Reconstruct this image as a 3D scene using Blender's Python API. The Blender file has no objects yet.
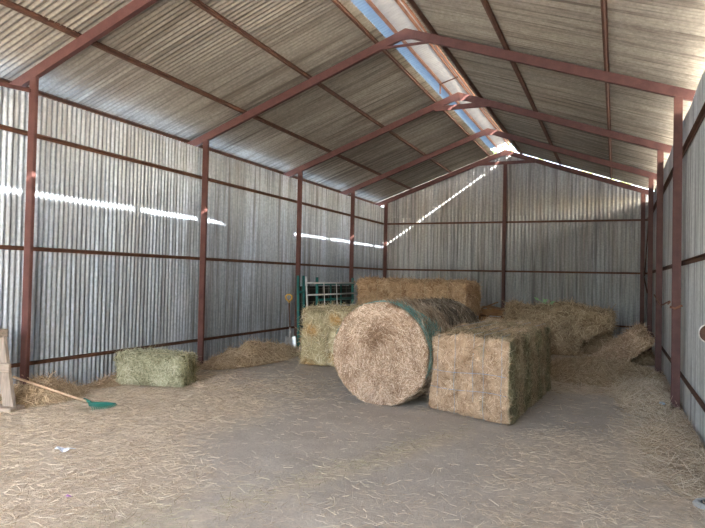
import bpy, math, random
import numpy as np
from mathutils import Vector, Matrix, noise, Euler

random.seed(7)
RNG = np.random.default_rng(11)
SC = bpy.context.scene
COL = SC.collection
PI = math.pi

# ------------------------------------------------------------------ object helpers
def tag(o, label=None, cat=None, group=None, kind=None):
    if label: o['label'] = label
    if cat: o['category'] = cat
    if group: o['group'] = group
    if kind: o['kind'] = kind
    return o

def thing(name, label, cat, loc=(0, 0, 0), rot=(0, 0, 0), group=None):
    o = bpy.data.objects.new(name, None)
    o.empty_display_size = 0.1
    COL.objects.link(o)
    o.location = loc
    o.rotation_euler = rot
    return tag(o, label, cat, group)

class MB:
    """collects verts and faces of ONE mesh"""
    def __init__(s):
        s.v, s.f, s.n = [], [], 0
    def add(s, v, f):
        v = np.asarray(v, float)
        for q in f:
            s.f.append(tuple(int(i) + s.n for i in q))
        s.v.append(v)
        s.n += len(v)
    def box(s, c, size, rot=None, ch=0.0):
        hx, hy, hz = [k / 2 for k in size]
        b = min(ch, hx * .9, hy * .9, hz * .9)
        if b <= 0:
            v = np.array([(x, y, z) for x in (-hx, hx) for y in (-hy, hy) for z in (-hz, hz)])
            f = [(0, 1, 3, 2), (4, 6, 7, 5), (0, 4, 5, 1), (2, 3, 7, 6), (0, 2, 6, 4), (1, 5, 7, 3)]
        else:   # chamfered box: 24 verts
            v, idx = [], {}
            for sx in (-1, 1):
                for sy in (-1, 1):
                    for sz in (-1, 1):
                        idx[sx, sy, sz, 0] = len(v); v.append((sx * hx, sy * (hy - b), sz * (hz - b)))
                        idx[sx, sy, sz, 1] = len(v); v.append((sx * (hx - b), sy * hy, sz * (hz - b)))
                        idx[sx, sy, sz, 2] = len(v); v.append((sx * (hx - b), sy * (hy - b), sz * hz))
            f = []
            for sgn in (-1, 1):
                a = [idx[sgn, y, z, 0] for y, z in ((-1, -1), (1, -1), (1, 1), (-1, 1))]
                f.append(a if sgn > 0 else a[::-1])
                a = [idx[x, sgn, z, 1] for x, z in ((-1, -1), (-1, 1), (1, 1), (1, -1))]
                f.append(a if sgn > 0 else a[::-1])
                a = [idx[x, y, sgn, 2] for x, y in ((-1, -1), (1, -1), (1, 1), (-1, 1))]
                f.append(a if sgn > 0 else a[::-1])
            for p in (-1, 1):
                for r in (-1, 1):
                    f.append((idx[p, r, -1, 0], idx[p, r, 1, 0], idx[p, r, 1, 1], idx[p, r, -1, 1]))
                    f.append((idx[p, -1, r, 0], idx[p, 1, r, 0], idx[p, 1, r, 2], idx[p, -1, r, 2]))
                    f.append((idx[-1, p, r, 1], idx[1, p, r, 1], idx[1, p, r, 2], idx[-1, p, r, 2]))
                    for t in (-1, 1):
                        f.append((idx[p, r, t, 0], idx[p, r, t, 1], idx[p, r, t, 2]))
            v = np.array(v)
        if rot is not None:
            v = v @ np.array(rot.to_3x3()).T
        s.add(v + np.array(c), f)
        return s
    def beam(s, a, b, w, h, up=(0, 0, 1), ch=0.004):
        """box beam from a to b, w across and h along up"""
        a, b = Vector(a), Vector(b)
        d = b - a
        y = d.normalized()
        x = y.cross(Vector(up)).normalized()
        z = x.cross(y)
        m = Matrix((x, y, z)).transposed()
        s.box((a + b) / 2, (w, d.length, h), m, ch)
        return s
    def tube(s, pts, r, seg=10, closed=False, caps=True):
        pts = [Vector(p) for p in pts]
        n = len(pts)
        rr = r if hasattr(r, '__len__') else [r] * n
        V, F = [], []
        prev = None
        for i, p in enumerate(pts):
            if closed:
                t = (pts[(i + 1) % n] - pts[i - 1]).normalized()
            else:
                t = (pts[min(i + 1, n - 1)] - pts[max(i - 1, 0)]).normalized()
            if prev is None:
                prev = t.orthogonal().normalized()
            prev = (prev - t * prev.dot(t)).normalized()
            q = t.cross(prev)
            for k in range(seg):
                a = 2 * PI * k / seg
                V.append(p + (prev * math.cos(a) + q * math.sin(a)) * rr[i])
        for i in range(n if closed else n - 1):
            j = (i + 1) % n
            for k in range(seg):
                l = (k + 1) % seg
                F.append((i * seg + k, i * seg + l, j * seg + l, j * seg + k))
        if caps and not closed:
            F.append(tuple(range(seg - 1, -1, -1)))
            F.append(tuple((n - 1) * seg + k for k in range(seg)))
        s.add([tuple(v) for v in V], F)
        return s
    def lathe(s, prof, c=(0, 0, 0), seg=32, rot=None):
        V, F = [], []
        for r, z in prof:
            for k in range(seg):
                a = 2 * PI * k / seg
                V.append((r * math.cos(a), r * math.sin(a), z))
        for i in range(len(prof) - 1):
            for k in range(seg):
                l = (k + 1) % seg
                F.append((i * seg + k, i * seg + l, (i + 1) * seg + l, (i + 1) * seg + k))
        V = np.array(V)
        if rot is not None:
            V = V @ np.array(rot.to_3x3()).T
        s.add(V + np.array(c), F)
        return s
    def build(s, name, mat, parent=None, smooth=False, attrs=None):
        me = bpy.data.meshes.new(name)
        v = np.concatenate(s.v)
        me.from_pydata(v.tolist(), [], s.f)
        if smooth:
            me.polygons.foreach_set('use_smooth', [True] * len(me.polygons))
        if attrs:
            for k, a in attrs.items():
                me.attributes.new(k, 'FLOAT', 'POINT').data.foreach_set('value', np.asarray(a, np.float32))
        me.validate(); me.update()
        me.materials.append(mat)
        o = bpy.data.objects.new(name, me)
        COL.objects.link(o)
        o.parent = parent
        return o

def quads_mesh(name, V, Q, mat, attrs=None, smooth_mask=None, parent=None):
    """fast all-quad mesh"""
    me = bpy.data.meshes.new(name)
    nv, nf = len(V), len(Q)
    me.vertices.add(nv)
    me.vertices.foreach_set('co', np.asarray(V, np.float32).ravel())
    me.loops.add(nf * 4)
    me.loops.foreach_set('vertex_index', np.asarray(Q, np.int32).ravel())
    me.polygons.add(nf)
    me.polygons.foreach_set('loop_start', np.arange(0, nf * 4, 4, dtype=np.int32))
    try:
        me.polygons.foreach_set('loop_total', np.full(nf, 4, np.int32))
    except Exception:
        pass
    if smooth_mask is not None:
        me.polygons.foreach_set('use_smooth', np.asarray(smooth_mask, bool))
    if attrs:
        for k, a in attrs.items():
            me.attributes.new(k, 'FLOAT', 'POINT').data.foreach_set('value', np.asarray(a, np.float32))
    me.update(calc_edges=True)
    me.validate()
    me.materials.append(mat)
    o = bpy.data.objects.new(name, me)
    COL.objects.link(o)
    o.parent = parent
    return o

# ------------------------------------------------------------------ materials
def new_mat(name):
    m = bpy.data.materials.new(name)
    m.use_nodes = True
    nt = m.node_tree
    b = nt.nodes['Principled BSDF']
    return m, nt, b

def nd(nt, kind, **kw):
    n = nt.nodes.new(kind)
    for k, v in kw.items():
        if k.startswith('i_'):
            key = k[2:]
            n.inputs[int(key) if key.isdigit() else key.replace('_', ' ')].default_value = v
        else:
            setattr(n, k, v)
    return n

def ramp(nt, fac, stops):
    r = nt.nodes.new('ShaderNodeValToRGB')
    e = r.color_ramp.elements
    while len(e) < len(stops):
        e.new(0.5)
    for i, (p, c) in enumerate(stops):
        e[i].position = p
        e[i].color = (c[0], c[1], c[2], 1)
    nt.links.new(fac, r.inputs[0])
    return r.outputs[0]

def mix(nt, fac, a, b, mode='MIX'):
    n = nt.nodes.new('ShaderNodeMix')
    n.data_type = 'RGBA'; n.blend_type = mode
    for sock, val in ((n.inputs[0], fac), (n.inputs[6], a), (n.inputs[7], b)):
        if hasattr(val, 'is_output'):
            nt.links.new(val, sock)
        elif isinstance(val, (int, float)):
            sock.default_value = val
        else:
            sock.default_value = (*val, 1)
    return n.outputs[2]

def texco(nt, scale=(1, 1, 1), which='Object'):
    t = nt.nodes.new('ShaderNodeTexCoord')
    mp = nt.nodes.new('ShaderNodeMapping')
    mp.inputs['Scale'].default_value = scale
    nt.links.new(t.outputs[which], mp.inputs[0])
    return mp.outputs[0]

def nz(nt, vec, scale, detail=3, rough=0.55, dist=0.0):
    n = nd(nt, 'ShaderNodeTexNoise', i_Scale=scale, i_Detail=detail, i_Roughness=rough, i_Distortion=dist)
    nt.links.new(vec, n.inputs['Vector'])
    return n.outputs[0]

def bump(nt, b, h, strength, dist=0.01):
    n = nd(nt, 'ShaderNodeBump', i_Strength=strength, i_Distance=dist)
    nt.links.new(h, n.inputs['Height'])
    nt.links.new(n.outputs[0], b.inputs['Normal'])

def math_n(nt, op, a, b=None):
    n = nt.nodes.new('ShaderNodeMath'); n.operation = op
    for s_, v in ((n.inputs[0], a), (n.inputs[1], b)):
        if v is None: continue
        if hasattr(v, 'is_output'): nt.links.new(v, s_)
        else: s_.default_value = v
    return n.outputs[0]

def galv(name, axis, c0, c1, stain, stain_amt, metallic, rough, sheet=0.76, along=(1, 1, 0.15), streak=(11, 11, .35), groove=(.13, .13, .135)):
    """weathered galvanised sheet; axis = coordinate along which sheets are laid side by side"""
    m, nt, b = new_mat(name)
    v = texco(nt)
    vs = texco(nt, along)
    spangle = nz(nt, v, 22, 2, 0.6)
    base = ramp(nt, spangle, [(0.3, c0), (0.7, c1)])
    # one tone per sheet
    sep = nt.nodes.new('ShaderNodeSeparateXYZ'); nt.links.new(v, sep.inputs[0])
    q = math_n(nt, 'FLOOR', math_n(nt, 'DIVIDE', sep.outputs[axis], sheet))
    wn = nt.nodes.new('ShaderNodeTexWhiteNoise'); wn.noise_dimensions = '1D'
    nt.links.new(q, wn.inputs['W'])
    tone = ramp(nt, wn.outputs[0], [(0, (0.74, 0.74, 0.74)), (1, (1.0, 1.0, 1.0))])
    base = mix(nt, 1.0, base, tone, 'MULTIPLY')
    st = nz(nt, vs, 2.2, 5, 0.65)
    fac = ramp(nt, st, [(0.42, (0, 0, 0)), (0.72, (stain_amt,) * 3)])
    base = mix(nt, fac, base, stain)
    sp = nz(nt, v, 60, 2, 0.7)
    fac2 = ramp(nt, sp, [(0.62, (0, 0, 0)), (0.75, (stain_amt * .7,) * 3)])
    base = mix(nt, fac2, base, (stain[0] * .55, stain[1] * .5, stain[2] * .45))
    k_ = nz(nt, texco(nt, streak), 1.0, 4, 0.7)
    base = mix(nt, ramp(nt, k_, [(0.46, (0, 0, 0)), (0.66, (.75,) * 3)]), base, groove)
    nt.links.new(base, b.inputs['Base Color'])
    b.inputs['Metallic'].default_value = metallic
    r = ramp(nt, st, [(0.3, (rough,) * 3), (0.8, (min(1, rough + .25),) * 3)])
    nt.links.new(r, b.inputs['Roughness'])
    bump(nt, b, nz(nt, v, 35, 3), 0.15, 0.004)
    return m

def steel(name, c0, c1, rough=0.62):
    m, nt, b = new_mat(name)
    v = texco(nt)
    n = nz(nt, v, 6, 6, 0.65)
    base = ramp(nt, n, [(0.32, c0), (0.7, c1)])
    n2 = nz(nt, v, 40, 3, 0.6)
    base = mix(nt, ramp(nt, n2, [(0.6, (0, 0, 0)), (0.75, (.5,) * 3)]), base, (c1[0] * 1.25, c1[1] * 1.3, c1[2] * 1.2))
    nt.links.new(base, b.inputs['Base Color'])
    b.inputs['Roughness'].default_value = rough
    b.inputs['Specular IOR Level'].default_value = 0.35
    bump(nt, b, n2, 0.2, 0.003)
    return m

def plain(name, c, rough=0.6, metallic=0.0, var=0.18, scale=14):
    m, nt, b = new_mat(name)
    n = nz(nt, texco(nt), scale, 4, 0.6)
    nt.links.new(ramp(nt, n, [(0.3, [k * (1 - var) for k in c]), (0.7, [min(1, k * (1 + var)) for k in c])]), b.inputs['Base Color'])
    b.inputs['Roughness'].default_value = rough
    b.inputs['Metallic'].default_value = metallic
    bump(nt, b, n, 0.1, 0.002)
    return m

def wood(name, c0, c1, along=(14, 14, 1.2)):
    m, nt, b = new_mat(name)
    v = texco(nt, along)
    n = nz(nt, v, 3, 6, 0.65, 0.6)
    nt.links.new(ramp(nt, n, [(0.3, c0), (0.68, c1)]), b.inputs['Base Color'])
    b.inputs['Roughness'].default_value = 0.8
    bump(nt, b, n, 0.4, 0.006)
    return m

def hay(name, dark, mid, light, alt=None):
    """straw: attribute tint runs dark..light, attribute alt blends in a second stalk colour"""
    m, nt, b = new_mat(name)
    a = nd(nt, 'ShaderNodeAttribute', attribute_name='tint')
    v = texco(nt)
    n = nz(nt, v, 5, 5, 0.65)
    t = math_n(nt, 'ADD', a.outputs['Fac'], math_n(nt, 'MULTIPLY', math_n(nt, 'SUBTRACT', n, 0.5), 0.7))
    base = ramp(nt, t, [(0.05, dark), (0.5, mid), (0.95, light)])
    if alt:
        g = nd(nt, 'ShaderNodeAttribute', attribute_name='alt')
        base2 = ramp(nt, t, [(0.05, alt[0]), (0.5, alt[1]), (0.95, alt[2])])
        base = mix(nt, g.outputs['Fac'], base, base2)
    nt.links.new(base, b.inputs['Base Color'])
    b.inputs['Roughness'].default_value = 0.75
    b.inputs['Specular IOR Level'].default_value = 0.25
    bump(nt, b, nz(nt, v, 60, 3, 0.7), 0.5, 0.01)
    return m

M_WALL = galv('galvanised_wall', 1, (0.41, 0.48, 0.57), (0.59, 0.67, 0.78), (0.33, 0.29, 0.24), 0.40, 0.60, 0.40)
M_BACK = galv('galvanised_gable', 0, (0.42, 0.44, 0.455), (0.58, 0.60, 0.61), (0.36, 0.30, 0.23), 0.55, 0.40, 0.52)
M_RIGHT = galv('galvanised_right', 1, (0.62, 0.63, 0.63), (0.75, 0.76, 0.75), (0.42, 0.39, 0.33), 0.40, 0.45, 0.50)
M_ROOF = galv('roof_underside', 1, (0.38, 0.35, 0.30), (0.53, 0.49, 0.42), (0.24, 0.20, 0.15), 0.50, 0.45, 0.45, along=(.3, 1, .3), streak=(.35, 11, .35), groove=(.12, .10, .08))
M_CAPMETAL = galv('ridge_metal', 1, (0.52, 0.53, 0.55), (0.66, 0.67, 0.68), (0.36, 0.31, 0.25), 0.35, 0.5, 0.45, along=(.3, 1, .3), streak=(.35, 11, .35), groove=(.12, .10, .08))
M_STEEL = steel('red_oxide_steel', (0.075, 0.030, 0.027), (0.120, 0.052, 0.045))
M_RUST = steel('rusty_steel', (0.075, 0.036, 0.025), (0.15, 0.07, 0.042), 0.75)
M_ORANGE = steel('orange_rust_steel', (0.20, 0.085, 0.05), (0.30, 0.15, 0.09), 0.7)

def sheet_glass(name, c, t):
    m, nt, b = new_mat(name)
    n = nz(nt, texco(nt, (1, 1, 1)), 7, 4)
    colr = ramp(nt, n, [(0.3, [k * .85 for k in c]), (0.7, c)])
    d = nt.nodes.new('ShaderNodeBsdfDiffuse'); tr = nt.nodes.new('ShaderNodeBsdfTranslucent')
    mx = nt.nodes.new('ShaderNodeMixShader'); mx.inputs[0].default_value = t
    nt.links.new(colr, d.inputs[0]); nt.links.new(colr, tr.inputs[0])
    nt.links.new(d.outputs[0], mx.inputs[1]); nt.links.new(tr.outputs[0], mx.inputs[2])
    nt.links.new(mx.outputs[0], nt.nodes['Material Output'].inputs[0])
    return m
M_WHITESHEET = sheet_glass('white_fibreglass', (0.42, 0.405, 0.375), 0.05)
M_SKYTINT_SHEET = sheet_glass('sky_tinted_sheet', (0.24, 0.31, 0.37), 0.09)  # blue sky light on the cover's underside, put into its colour

# ------------------------------------------------------------------ the place (metres; camera stands at x=0, y=0)
XC = -2.92                 # ridge line
XLP, XRP = -6.49, 0.69     # post centres
XL, XR = -6.655, 0.80      # wall sheets
Y0, YB = -3.4, 17.68       # open front, back gable sheet
FR = [5.10, 8.515, 11.82, 14.88]
YBF = 17.50                # back frame
SL, SR = 0.365, 0.35       # roof slopes
ZA = 5.15                  # rafter underside at the ridge
RH = 0.125                 # rafter depth
PH = 0.055                 # purlin depth
ZS = ZA + RH + PH + 0.017  # roof sheet at the ridge plane
def zl(x, base): return base - SL * (XC - x)
def zr(x, base): return base - SR * (x - XC)
PITCH, AMP = 0.0762, 0.0115

def corrugated(name, mat, origin, uvec, ulen, vfun, nvec, rows, pitch=PITCH, amp=AMP, seg=6, waves=0.006):
    """corrugated sheet: ribs counted along uvec; vfun(u, t) -> (3-vector offset) for t in 0..1 up the sheet"""
    n = int(ulen / pitch * seg)
    u = np.linspace(0, ulen, n + 1)
    V = np.zeros((rows + 1, n + 1, 3))
    uv, nv = np.array(uvec, float), np.array(nvec, float)
    w = amp * np.sin(2 * PI * u / pitch)
    lap = np.floor(u / 0.76)
    lapoff = (np.sin(lap * 12.9) * 43.7) % 1.0
    for j in range(rows + 1):
        t = j / rows
        off = vfun(u, t)
        wob = waves * np.sin(u * 1.7 + 3 * t + origin[0]) + waves * .6 * np.sin(u * 4.1 - 5 * t)
        V[j] = np.array(origin) + u[:, None] * uv + off + (w + wob + 0.002 * lapoff)[:, None] * nv
    idx = np.arange((rows + 1) * (n + 1)).reshape(rows + 1, n + 1)
    Q = np.stack([idx[:-1, :-1], idx[:-1, 1:], idx[1:, 1:], idx[1:, :-1]], -1).reshape(-1, 4)
    o = quads_mesh(name, V.reshape(-1, 3), Q, mat, smooth_mask=np.ones(len(Q), bool))
    return o

def up(h):
    return lambda u, t: np.stack([0 * u, 0 * u, 0 * u + h * t], -1)

# left and right side walls, back gable (lower sheets and the lapped upper sheets)
wl = corrugated('wall_left', M_WALL, (XL, Y0, -0.02), (0, 1, 0), YB - Y0 + .06, up(3.76), (1, 0, 0), 12)
tag(wl, 'corrugated galvanised left wall with a slit of sunlight', 'wall', kind='structure')
wr = corrugated('wall_right', M_RIGHT, (XR, Y0, -0.02), (0, 1, 0), YB - Y0 + .06, up(3.72), (-1, 0, 0), 12)
tag(wr, 'corrugated grey right wall running beside the red posts', 'wall', kind='structure')
wid = XR - XL + .02
def gable(z0, extra):
    def f(u, t):
        x = XL + u
        top = np.where(x < XC, ZA + RH + 0.03 - SL * (XC - x), ZA + RH + 0.03 - SR * (x - XC))
        return np.stack([0 * u, 0 * u, (top - z0) * t], -1)
    return f
wb = corrugated('wall_back', M_BACK, (XL, YB, -0.02), (1, 0, 0), wid, up(3.50), (0, -1, 0), 10, pitch=.102, amp=.0125)
tag(wb, 'lower corrugated sheets of the back gable wall', 'wall', kind='structure')
wu = corrugated('wall_back', M_BACK, (XL, YB - 0.012, 3.40), (1, 0, 0), wid, gable(3.40, 0), (0, -1, 0), 6, pitch=.102, amp=0.007)
tag(wu, 'upper gable sheets lapped over the lower back wall', 'wall', kind='structure')

# roof: two slopes, left sheet stops short of the ridge, right sheet too
XLT, XRT = -3.27, -2.62   # upper edges
XLO, XRO = -7.30, 1.25     # lower edges
YR1 = YB + 0.10
def slope(x0, x1, fz):
    dz = fz(x1, 0) - fz(x0, 0)
    return lambda u, t: np.stack([0 * u + (x1 - x0) * t, 0 * u, 0 * u + dz * t], -1)
nl = Vector((SL, 0, -1)).normalized()
nr = Vector((-SR, 0, -1)).normalized()
rl = corrugated('ceiling', M_ROOF, (XLO, Y0 - .3, zl(XLO, ZS)), (0, 1, 0), YR1 - Y0 + .3, slope(XLO, XLT, zl), nl, 10, amp=.014)
tag(rl, 'left slope of the brown stained corrugated roof', 'ceiling', kind='structure')
rr = corrugated('ceiling', M_ROOF, (XRO, Y0 - .3, zr(XRO, ZS)), (0, 1, 0), YR1 - Y0 + .3, slope(XRO, XRT, zr), nr, 10, amp=.014)
tag(rr, 'right slope of the brown stained corrugated roof', 'ceiling', kind='structure')

# raised ridge cover: sky-tinted blue and white sheets on the left, a metal wing on the right
XO, ZO = -3.20, 5.425      # over the orange runner
XP, ZP = -2.87, 5.545      # crest
XE, ZE = -2.45, 5.400      # right edge
def wing(x0, z0, x1, z1, dip=None):
    def f(u, t):
        z = 0 * u + (z1 - z0) * t
        if dip is not None:
            z = z + dip(u) * t
        return np.stack([0 * u + (x1 - x0) * t, 0 * u, z], -1)
    return f
yl = YB - Y0 + .3
ob = corrugated('trim_1', M_SKYTINT_SHEET, (-3.43, Y0 - .3, ZO - .35 * .23), (0, 1, 0), yl, wing(-3.43, 0, XO, .35 * .23), (0, 0, 1), 2, waves=.002)
tag(ob, 'narrow translucent strip beside the roof ridge, coloured blue for sky light', 'roof sheet', kind='structure')
ow = corrugated('trim_2', M_WHITESHEET, (XO, Y0 - .3, ZO), (0, 1, 0), yl, wing(XO, ZO, XP, ZP), (0, 0, 1), 2, waves=.002)
tag(ow, 'pale translucent strip along the raised ridge', 'roof sheet', kind='structure')
def dip(u):   # the edge hangs lower for one sheet and shuts the slit there
    y = u + Y0 - .3
    a = np.clip((y - 6.9) / 1.0, 0, 1) * np.clip((9.95 - y) / .6, 0, 1)
    return -0.115 * a
oe = corrugated('trim_3', M_CAPMETAL, (XP, Y0 - .3, ZP), (0, 1, 0), yl, wing(XP, ZP, XE, ZE, dip), (0, 0, 1), 3, amp=.005, waves=.002)
tag(oe, 'grey metal wing of the raised ridge cover', 'roof sheet', kind='structure')

# ------------------------------------------------------------------ steel frames
def portal(y, label, collar=None, w=0.062, post=0.10, back=False):
    root = thing('portal_frame', label, 'steel frame', (XC, y, 0), group=None)
    def loc(x, z): return (x - XC, 0, z)
    hp = RH / 2
    # rafters: C channels, open side away from the camera
    for side, xt, sl_ in ((-1, -6.95, SL), (1, 1.02, SR)):
        zt = ZA - sl_ * abs(xt - XC)
        a, b_ = Vector(loc(XC, ZA + hp)), Vector(loc(xt, zt + hp))
        m = MB()
        m.beam(a, b_, 0.012, RH, ch=0.003)
        d = (b_ - a).normalized(); n_ = Vector((-d.z, 0, d.x))
        if n_.z < 0: n_ = -n_
        for k in (-1, 1):
            o_ = n_ * (k * (RH / 2 - 0.005)) + Vector((0, w / 2, 0))
            m.beam(a + o_, b_ + o_, w, 0.010, up=n_, ch=0.002)
        m.build('rafter', M_STEEL, root)
    for x, s_ in ((XLP, SL), (XRP, SR)):
        if back: x = XLP - .02 if x < XC else XRP - .06
        if x < XC and y < 12: x += .06 if y < 6 else .05 if y > 10 else 0
        zt = ZA - s_ * abs(x - XC)
        m = MB()
        wy = .05
        m.box((x - XC, -wy / 2 + .005, zt / 2), (post, 0.010, zt), ch=.003)
        for k in (-1, 1):
            m.box((x - XC + k * (post / 2 - .005), .005, zt / 2), (.010, wy - .010, zt), ch=.002)
        p = m.build('post', M_STEEL, root)
        MB().box((x - XC, 0, 0.006), (post + .05, .10, 0.012), ch=.003).build('base_plate', M_RUST, p)
    m = MB()   # apex gusset
    m.add([(-.16, -.008, ZA - .16 * SL), (0, -.008, ZA - .05), (.16, -.008, ZA - .16 * SR), (.16, -.008, ZA + RH - .16 * SR), (0, -.008, ZA + RH), (-.16, -.008, ZA + RH - .16 * SL),
           (-.16, 0, ZA - .16 * SL), (0, 0, ZA - .05), (.16, 0, ZA - .16 * SR), (.16, 0, ZA + RH - .16 * SR), (0, 0, ZA + RH), (-.16, 0, ZA + RH - .16 * SL)],
          [(0, 1, 4, 5), (1, 2, 3, 4), (11, 10, 7, 6), (10, 9, 8, 7), (0, 6, 7, 1), (1, 7, 8, 2), (5, 4, 10, 11), (4, 3, 9, 10), (0, 5, 11, 6), (2, 8, 9, 3)])
    m.build('gusset', M_STEEL, root)
    if collar:
        xa, xb, z, h = collar
        MB().beam(loc(xa, z), loc(xb, z), 0.03, h, ch=.003).build('collar_tie', M_STEEL, root)
    return root

f1 = portal(FR[0], 'steel portal frame nearest the camera, its left post beside the green rake')
f2 = portal(FR[1], 'steel portal frame with a thin collar tie, left post behind the green hay bale', (-3.28, -2.52, 5.02, .035))
f3 = portal(FR[2], 'steel portal frame with a thick collar tie, left post beside the shovel', (-3.40, -2.30, 4.98, .10))
f4 = portal(FR[3], 'steel portal frame behind the gate panels, last before the back wall')
f5 = portal(YBF, 'steel gable frame against the back wall with a middle post', (-3.75, -2.10, 4.90, .09), back=True)
m = MB(); zt = 4.90
m.box((0, .02, zt / 2), (.085, .012, zt), ch=.003); m.box((0, -.03, zt / 2), (.010, .09, zt), ch=.002); m.box((0, -.075, zt / 2), (.085, .010, zt), ch=.002)
m.build('middle_post', M_STEEL, f5)
# strut near the first left post
m = MB(); m.beam((-6.46 - XC, -.02, 3.70), (-6.62 - XC, -.95, 3.66), .03, .045, ch=.003)
m.build('strut', M_STEEL, f1)

def rail(name, label, cat, a, b, w, h, mat, group=None, up_=(0, 0, 1)):
    """angle section from a to b, built about its middle"""
    a, b = Vector(a), Vector(b); c = (a + b) / 2
    u = Vector(up_)
    d = (b - a).normalized(); x = d.cross(u).normalized()
    m = MB()
    m.beam(a - c, b - c, w, 0.008, up=u, ch=.002)
    s = x * (w / 2 - .004)
    m.beam(a - c + s - u * (h / 2 - .004), b - c + s - u * (h / 2 - .004), .008, h, up=u, ch=.002)
    o = m.build(name, mat); o.location = c
    return tag(o, label, cat, group)

GZ = ((3.24, 'upper'), (1.835, 'middle'), (0.42, 'lowest'))
for z, w_ in GZ:
    rail('girt', f'{w_} rusty steel rail running along the left wall', 'girt', (XL + .04, YB - .03, z), (XL + .04, Y0, z), .05, .05, M_RUST)
    rail('girt', f'{w_} rusty steel rail running across the back wall', 'girt', (XR - .04, YB - .045, z), (XL + .08, YB - .045, z), .05, .05, M_RUST)
    rail('girt', f'{w_} rusty steel rail running along the right wall', 'girt', (XR - .04, Y0, z), (XR - .04, YB - .03, z), .05, .05, M_RUST)

def purlin(x, side, label, mat=M_RUST, h=PH, w=.026):
    f = zl if side < 0 else zr
    z = f(x, ZA + RH + PH / 2)
    n_ = Vector((-SL, 0, 1)).normalized() if side < 0 else Vector((SR, 0, 1)).normalized()
    a, b = Vector((x, Y0 - .2, z)), Vector((x, YB + .06, z)); c = (a + b) / 2
    m = MB(); m.beam(a - c, b - c, .012, h, up=n_, ch=.002)
    x_ = Vector((0, 1, 0)).cross(n_)
    for k in (-1, 1):
        o_ = n_ * (k * (h / 2 - .004)) + x_ * (k * w / 2 * .9)
        m.beam(a - c + o_, b - c + o_, w, .008, up=n_, ch=.001)
    o = m.build('purlin', mat); o.location = c
    return tag(o, label, 'purlin')
purlin(-6.90, -1, 'rusty purlin at the eave above the left wall')
purlin(-5.74, -1, 'rusty purlin under the left roof slope, next above the eave')
purlin(-4.52, -1, 'rusty purlin halfway up the left roof slope')
purlin(-3.385, -1, 'rusty purlin at the top of the left roof slope beside the blue strip')
purlin(-2.486, 1, 'dark purlin at the top of the right roof slope beside the ridge')
purlin(-1.435, 1, 'dark purlin in the upper half of the right roof slope')
purlin(-0.14, 1, 'thin rusty purlin in the lower half of the right roof slope', M_RUST, PH, .024)
purlin(1.00, 1, 'rusty purlin at the eave above the right wall')
def runner(x, z, label, mat, w=.045, h=.045):
    a, b = Vector((x, Y0 - .2, z)), Vector((x, YB + .06, z)); c = (a + b) / 2
    o = MB().beam(a - c, b - c, w, h, ch=.004).build('ridge_runner', mat); o.location = c
    return tag(o, label, 'purlin')
runner(XO, ZO - .032, 'orange rusty runner between the blue and pale ridge strips', M_ORANGE)
runner(XP - .035, ZP - .045, 'pinkish runner at the ridge crest, on the side of the pale strip', M_ORANGE, .03)
runner(XP + .045, ZP - .045, 'pinkish runner at the ridge crest, on the side of the grey strip', M_ORANGE, .03)
def ridge_stand(y, label, mat):
    t = thing('ridge_stand', label, 'bracket', (XO, y, 0))
    MB().beam((0, 0, zl(XO, ZA + RH)), (0, 0, ZO - .05), .022, .022, up=(0, 1, 0), ch=.002).build('upright', mat, t)
    if y > 15: MB().beam((XP - XO - .01, 0, ZA + RH - .03), (XP - XO - .01, 0, ZP - .06), .022, .022, up=(0, 1, 0), ch=.002).build('upright', mat, t)
    MB().beam((-.02, 0, ZO - .06), (XP - XO + .02, 0, ZP - .07), .022, .022, ch=.002).build('crossbar', mat, t)
    return t
ridge_stand(11.50, 'small steel stand holding the ridge cover between two frames', M_RUST)
ridge_stand(YB + .02, 'small dark stand holding the ridge cover above the back gable', M_RUST)
# bracing rods in the last bay of the right wall
for p, q_ in (((XR - .12, 14.95, 3.4), (XR - .12, 17.4, 1.75)), ((XR - .16, 14.95, 1.35), (XR - .16, 17.4, 1.85))):
    MB().tube([(v_[0] - XC, v_[1] - FR[3], v_[2]) for v_ in (p, q_)], .014, 8).build('brace_rod', M_RUST, f4)

# ------------------------------------------------------------------ straw tools
def strand_arrays(P, D, N, L, W, tint, alt=None, bend=0.25, lift=None, seg=2):
    """ribbons: P start points, D unit directions, N surface normals"""
    n = len(P)
    side = np.cross(D, N)
    side /= np.linalg.norm(side, axis=1)[:, None] + 1e-9
    roll = RNG.uniform(-1.0, 1.0, n)
    wv = side * np.cos(roll)[:, None] + N * np.sin(roll)[:, None]
    bv = side * RNG.normal(0, bend, n)[:, None] + N * (RNG.normal(0, bend * .6, n) if lift is None else lift)[:, None]
    rows = []
    for k in range(seg + 1):
        t = k / seg
        c = P + D * (L * t)[:, None] + bv * (L * t * t)[:, None]
        wk = (W * (1 - 0.45 * t) / 2)[:, None] * wv
        rows += [c - wk, c + wk]
    V = np.stack(rows, 1).reshape(-1, 3)
    m = 2 * (seg + 1)
    q = np.array([(2 * k, 2 * k + 1, 2 * k + 3, 2 * k + 2) for k in range(seg)])
    Q = (np.arange(n) * m)[:, None, None] + q[None]
    T = np.repeat(tint, m)
    A = np.repeat(alt if alt is not None else np.zeros(n), m)
    return V, Q.reshape(-1, 4), T, A

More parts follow.
